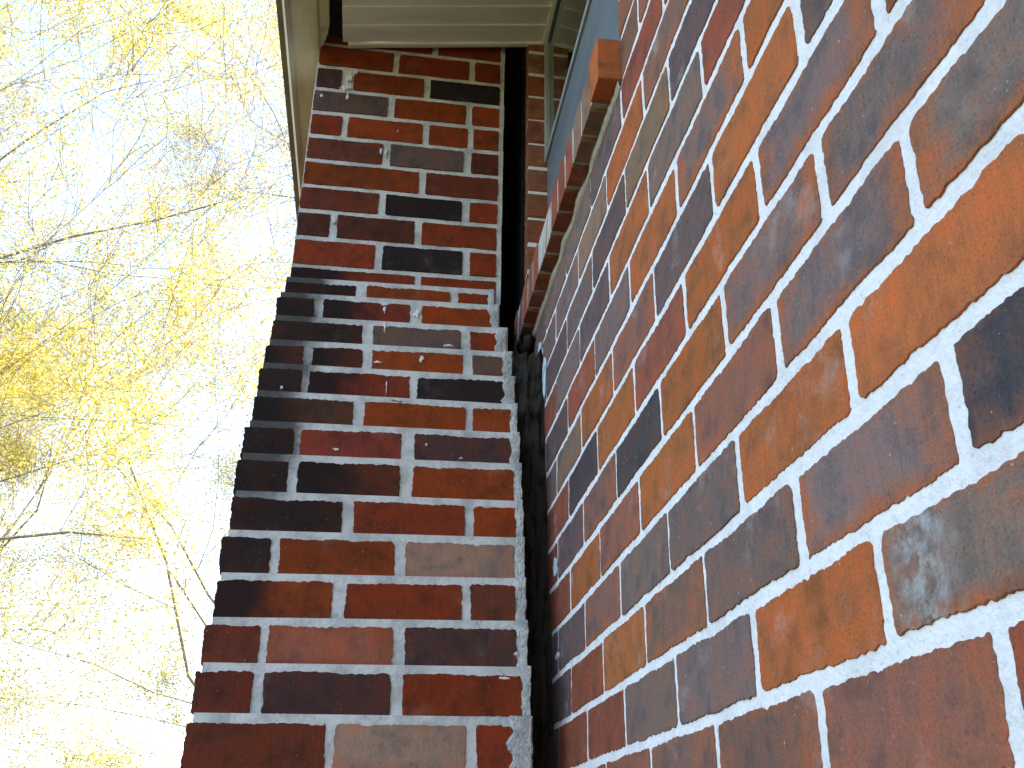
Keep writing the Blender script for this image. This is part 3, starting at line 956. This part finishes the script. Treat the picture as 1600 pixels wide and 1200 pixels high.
def tree(label, base, H, spread, seed, leafmat, n_leaf, leaf_size, lean=(0, 0), first=0.22, clump=0.22, bare=0.0):
    rs = random.Random(seed)
    root = empty('autumn_tree', label, 'tree', base, 'autumn trees beside the house')
    wood = MB()
    tips = []
    def grow(p, dr, length, r, lvl):
        n_ = 5 if lvl < 2 else 4
        pts, rad = [p.copy()], [r]
        q = p.copy()
        dcur = dr.copy()
        for k in range(n_):
            wob = 0.10 if lvl == 0 else 0.22
            dcur = (dcur + Vector((rs.gauss(0, wob), rs.gauss(0, wob), rs.gauss(0.05 if lvl else 0.0, wob * 0.7)))).normalized()
            q = q + dcur * (length / n_)
            pts.append(q.copy())
            rad.append(max(r * (1 - 0.62 * (k + 1) / n_), 0.0022))
        wood.tube(pts, rad, 9 if lvl == 0 else (6 if lvl < 3 else 4))
        if lvl >= 3:
            for a_, b_ in zip(pts[1:-1], pts[2:]):
                tips.append((a_, b_))
        if lvl >= 4:
            return
        nc = (9, 6, 6, 6)[lvl]
        for c_ in range(nc):
            t = rs.uniform(first if lvl == 0 else 0.25, 1.0)
            if c_ == 0:
                t = 1.0
            f = t * n_
            i = min(int(f), n_ - 1)
            pp = pts[i].lerp(pts[i + 1], f - i)
            az = rs.uniform(0, 2 * math.pi)
            ax_ = (pts[i + 1] - pts[i]).normalized()
            side_ = ax_.cross(Vector((math.cos(az), math.sin(az), 0.3)))
            if side_.length < 0.1:
                continue
            side_.normalize()
            spr = rs.uniform(0.55, 1.15) if c_ else rs.uniform(0.1, 0.3)
            nd = (ax_ * math.cos(spr) + side_ * math.sin(spr)).normalized()
            if lvl == 0:
                ln = spread * rs.uniform(0.7, 1.15) * (1.15 - 0.6 * t)
            else:
                ln = length * rs.uniform(0.42, 0.68)
            rr = max((r * (1 - 0.62 * t)) * rs.uniform(0.26, 0.5), 0.0028)
            grow(pp, nd, ln, rr, lvl + 1)
    grow(Vector((0, 0, -0.1)), Vector((lean[0], lean[1], 1)).normalized(), H, 0.009 * H + 0.03, 0)
    wood.build('trunk', M_BARK, root)
    rn = np.random.default_rng(seed)
    ta = np.array([a_[:] for a_, b_ in tips])
    tb = np.array([b_[:] for a_, b_ in tips])
    # patchy: some twigs have shed, some still carry dense bunches
    wts = np.array([max(0.0, 0.5 + 1.5 * noise.noise(Vector(a_) * 1.0 + Vector((seed, 0, 0))) - bare) ** 1.8 + 0.05 for a_ in ta])
    idx = rn.choice(len(ta), n_leaf, p=wts / wts.sum())
    t = rn.random((n_leaf, 1))
    cpos = ta[idx] * (1 - t) + tb[idx] * t + rn.normal(0, clump, (n_leaf, 3)) * np.array([1, 1, 0.7])
    a = rn.normal(size=(n_leaf, 3))
    a[:, 2] *= 0.6
    a /= np.linalg.norm(a, axis=1, keepdims=True)
    b = np.cross(a, rn.normal(size=(n_leaf, 3)))
    b /= np.linalg.norm(b, axis=1, keepdims=True)
    cN = np.cross(a, b)
    s = leaf_size * rn.uniform(0.55, 1.25, (n_leaf, 1))
    # a pointed leaf of two folded halves
    v = np.stack([cpos - a * s, cpos - a * s * 0.1 + b * s * 0.52 + cN * s * 0.18, cpos + a * s, cpos - a * s * 0.1 - b * s * 0.52 + cN * s * 0.18], 1).reshape(-1, 3)
    me = bpy.data.meshes.new('crown')
    me.vertices.add(len(v))
    me.vertices.foreach_set('co', v.astype(np.float32).ravel())
    i4 = np.arange(n_leaf)[:, None] * 4
    tri = np.concatenate([i4 + np.array([[0, 2, 1]]), i4 + np.array([[0, 3, 2]])], 1).reshape(-1)
    me.loops.add(len(tri))
    me.loops.foreach_set('vertex_index', tri.astype(np.int32))
    me.polygons.add(n_leaf * 2)
    me.polygons.foreach_set('loop_start', np.arange(0, n_leaf * 6, 3, dtype=np.int32))
    me.update(calc_edges=True)
    o_ = mesh_obj('crown', me, leafmat, root)
    o_['kind'] = 'stuff'
    return root

tree('broad tree with the brightest yellow leaves in dense bunches', (-6.4, 7.6, 0), 7.6, 4.8, 4, LEAF_Y, 105000, 0.0165, (0.16, 0.0), 0.12, 0.085)
tree('slender tree with pale thinning leaves rising beside the chimney stack', (0.3, 11.5, 0), 13.5, 5.0, 9, LEAF_P, 170000, 0.0165, (-0.03, 0.0), 0.15, 0.10)
tree('tall tree with straw-coloured leaves behind the slender pale tree', (-0.2, 14.5, 0), 15.5, 7.0, 15, LEAF_O, 170000, 0.0185, (-0.05, 0.0), 0.10, 0.12)
tree('low greenish-yellow tree whose crown shows beside the chimney shoulder', (-0.4, 13.0, 0), 6.5, 5.4, 21, LEAF_G, 170000, 0.0175, (-0.04, 0.0), 0.06, 0.13, -0.2)
tree('small bushy tree with deep yellow leaves below the broad yellow crown', (-5.4, 12.0, 0), 5.6, 4.4, 52, LEAF_Y, 130000, 0.0175, (0.06, 0.0), 0.06, 0.13, -0.3)
tree('half-bare tall tree with fine pale twigs and thin leaves behind the broad yellow crown', (-5.4, 13.6, 0), 14.5, 5.4, 33, LEAF_P, 150000, 0.0175, (0.05, 0.0), 0.30, 0.12)
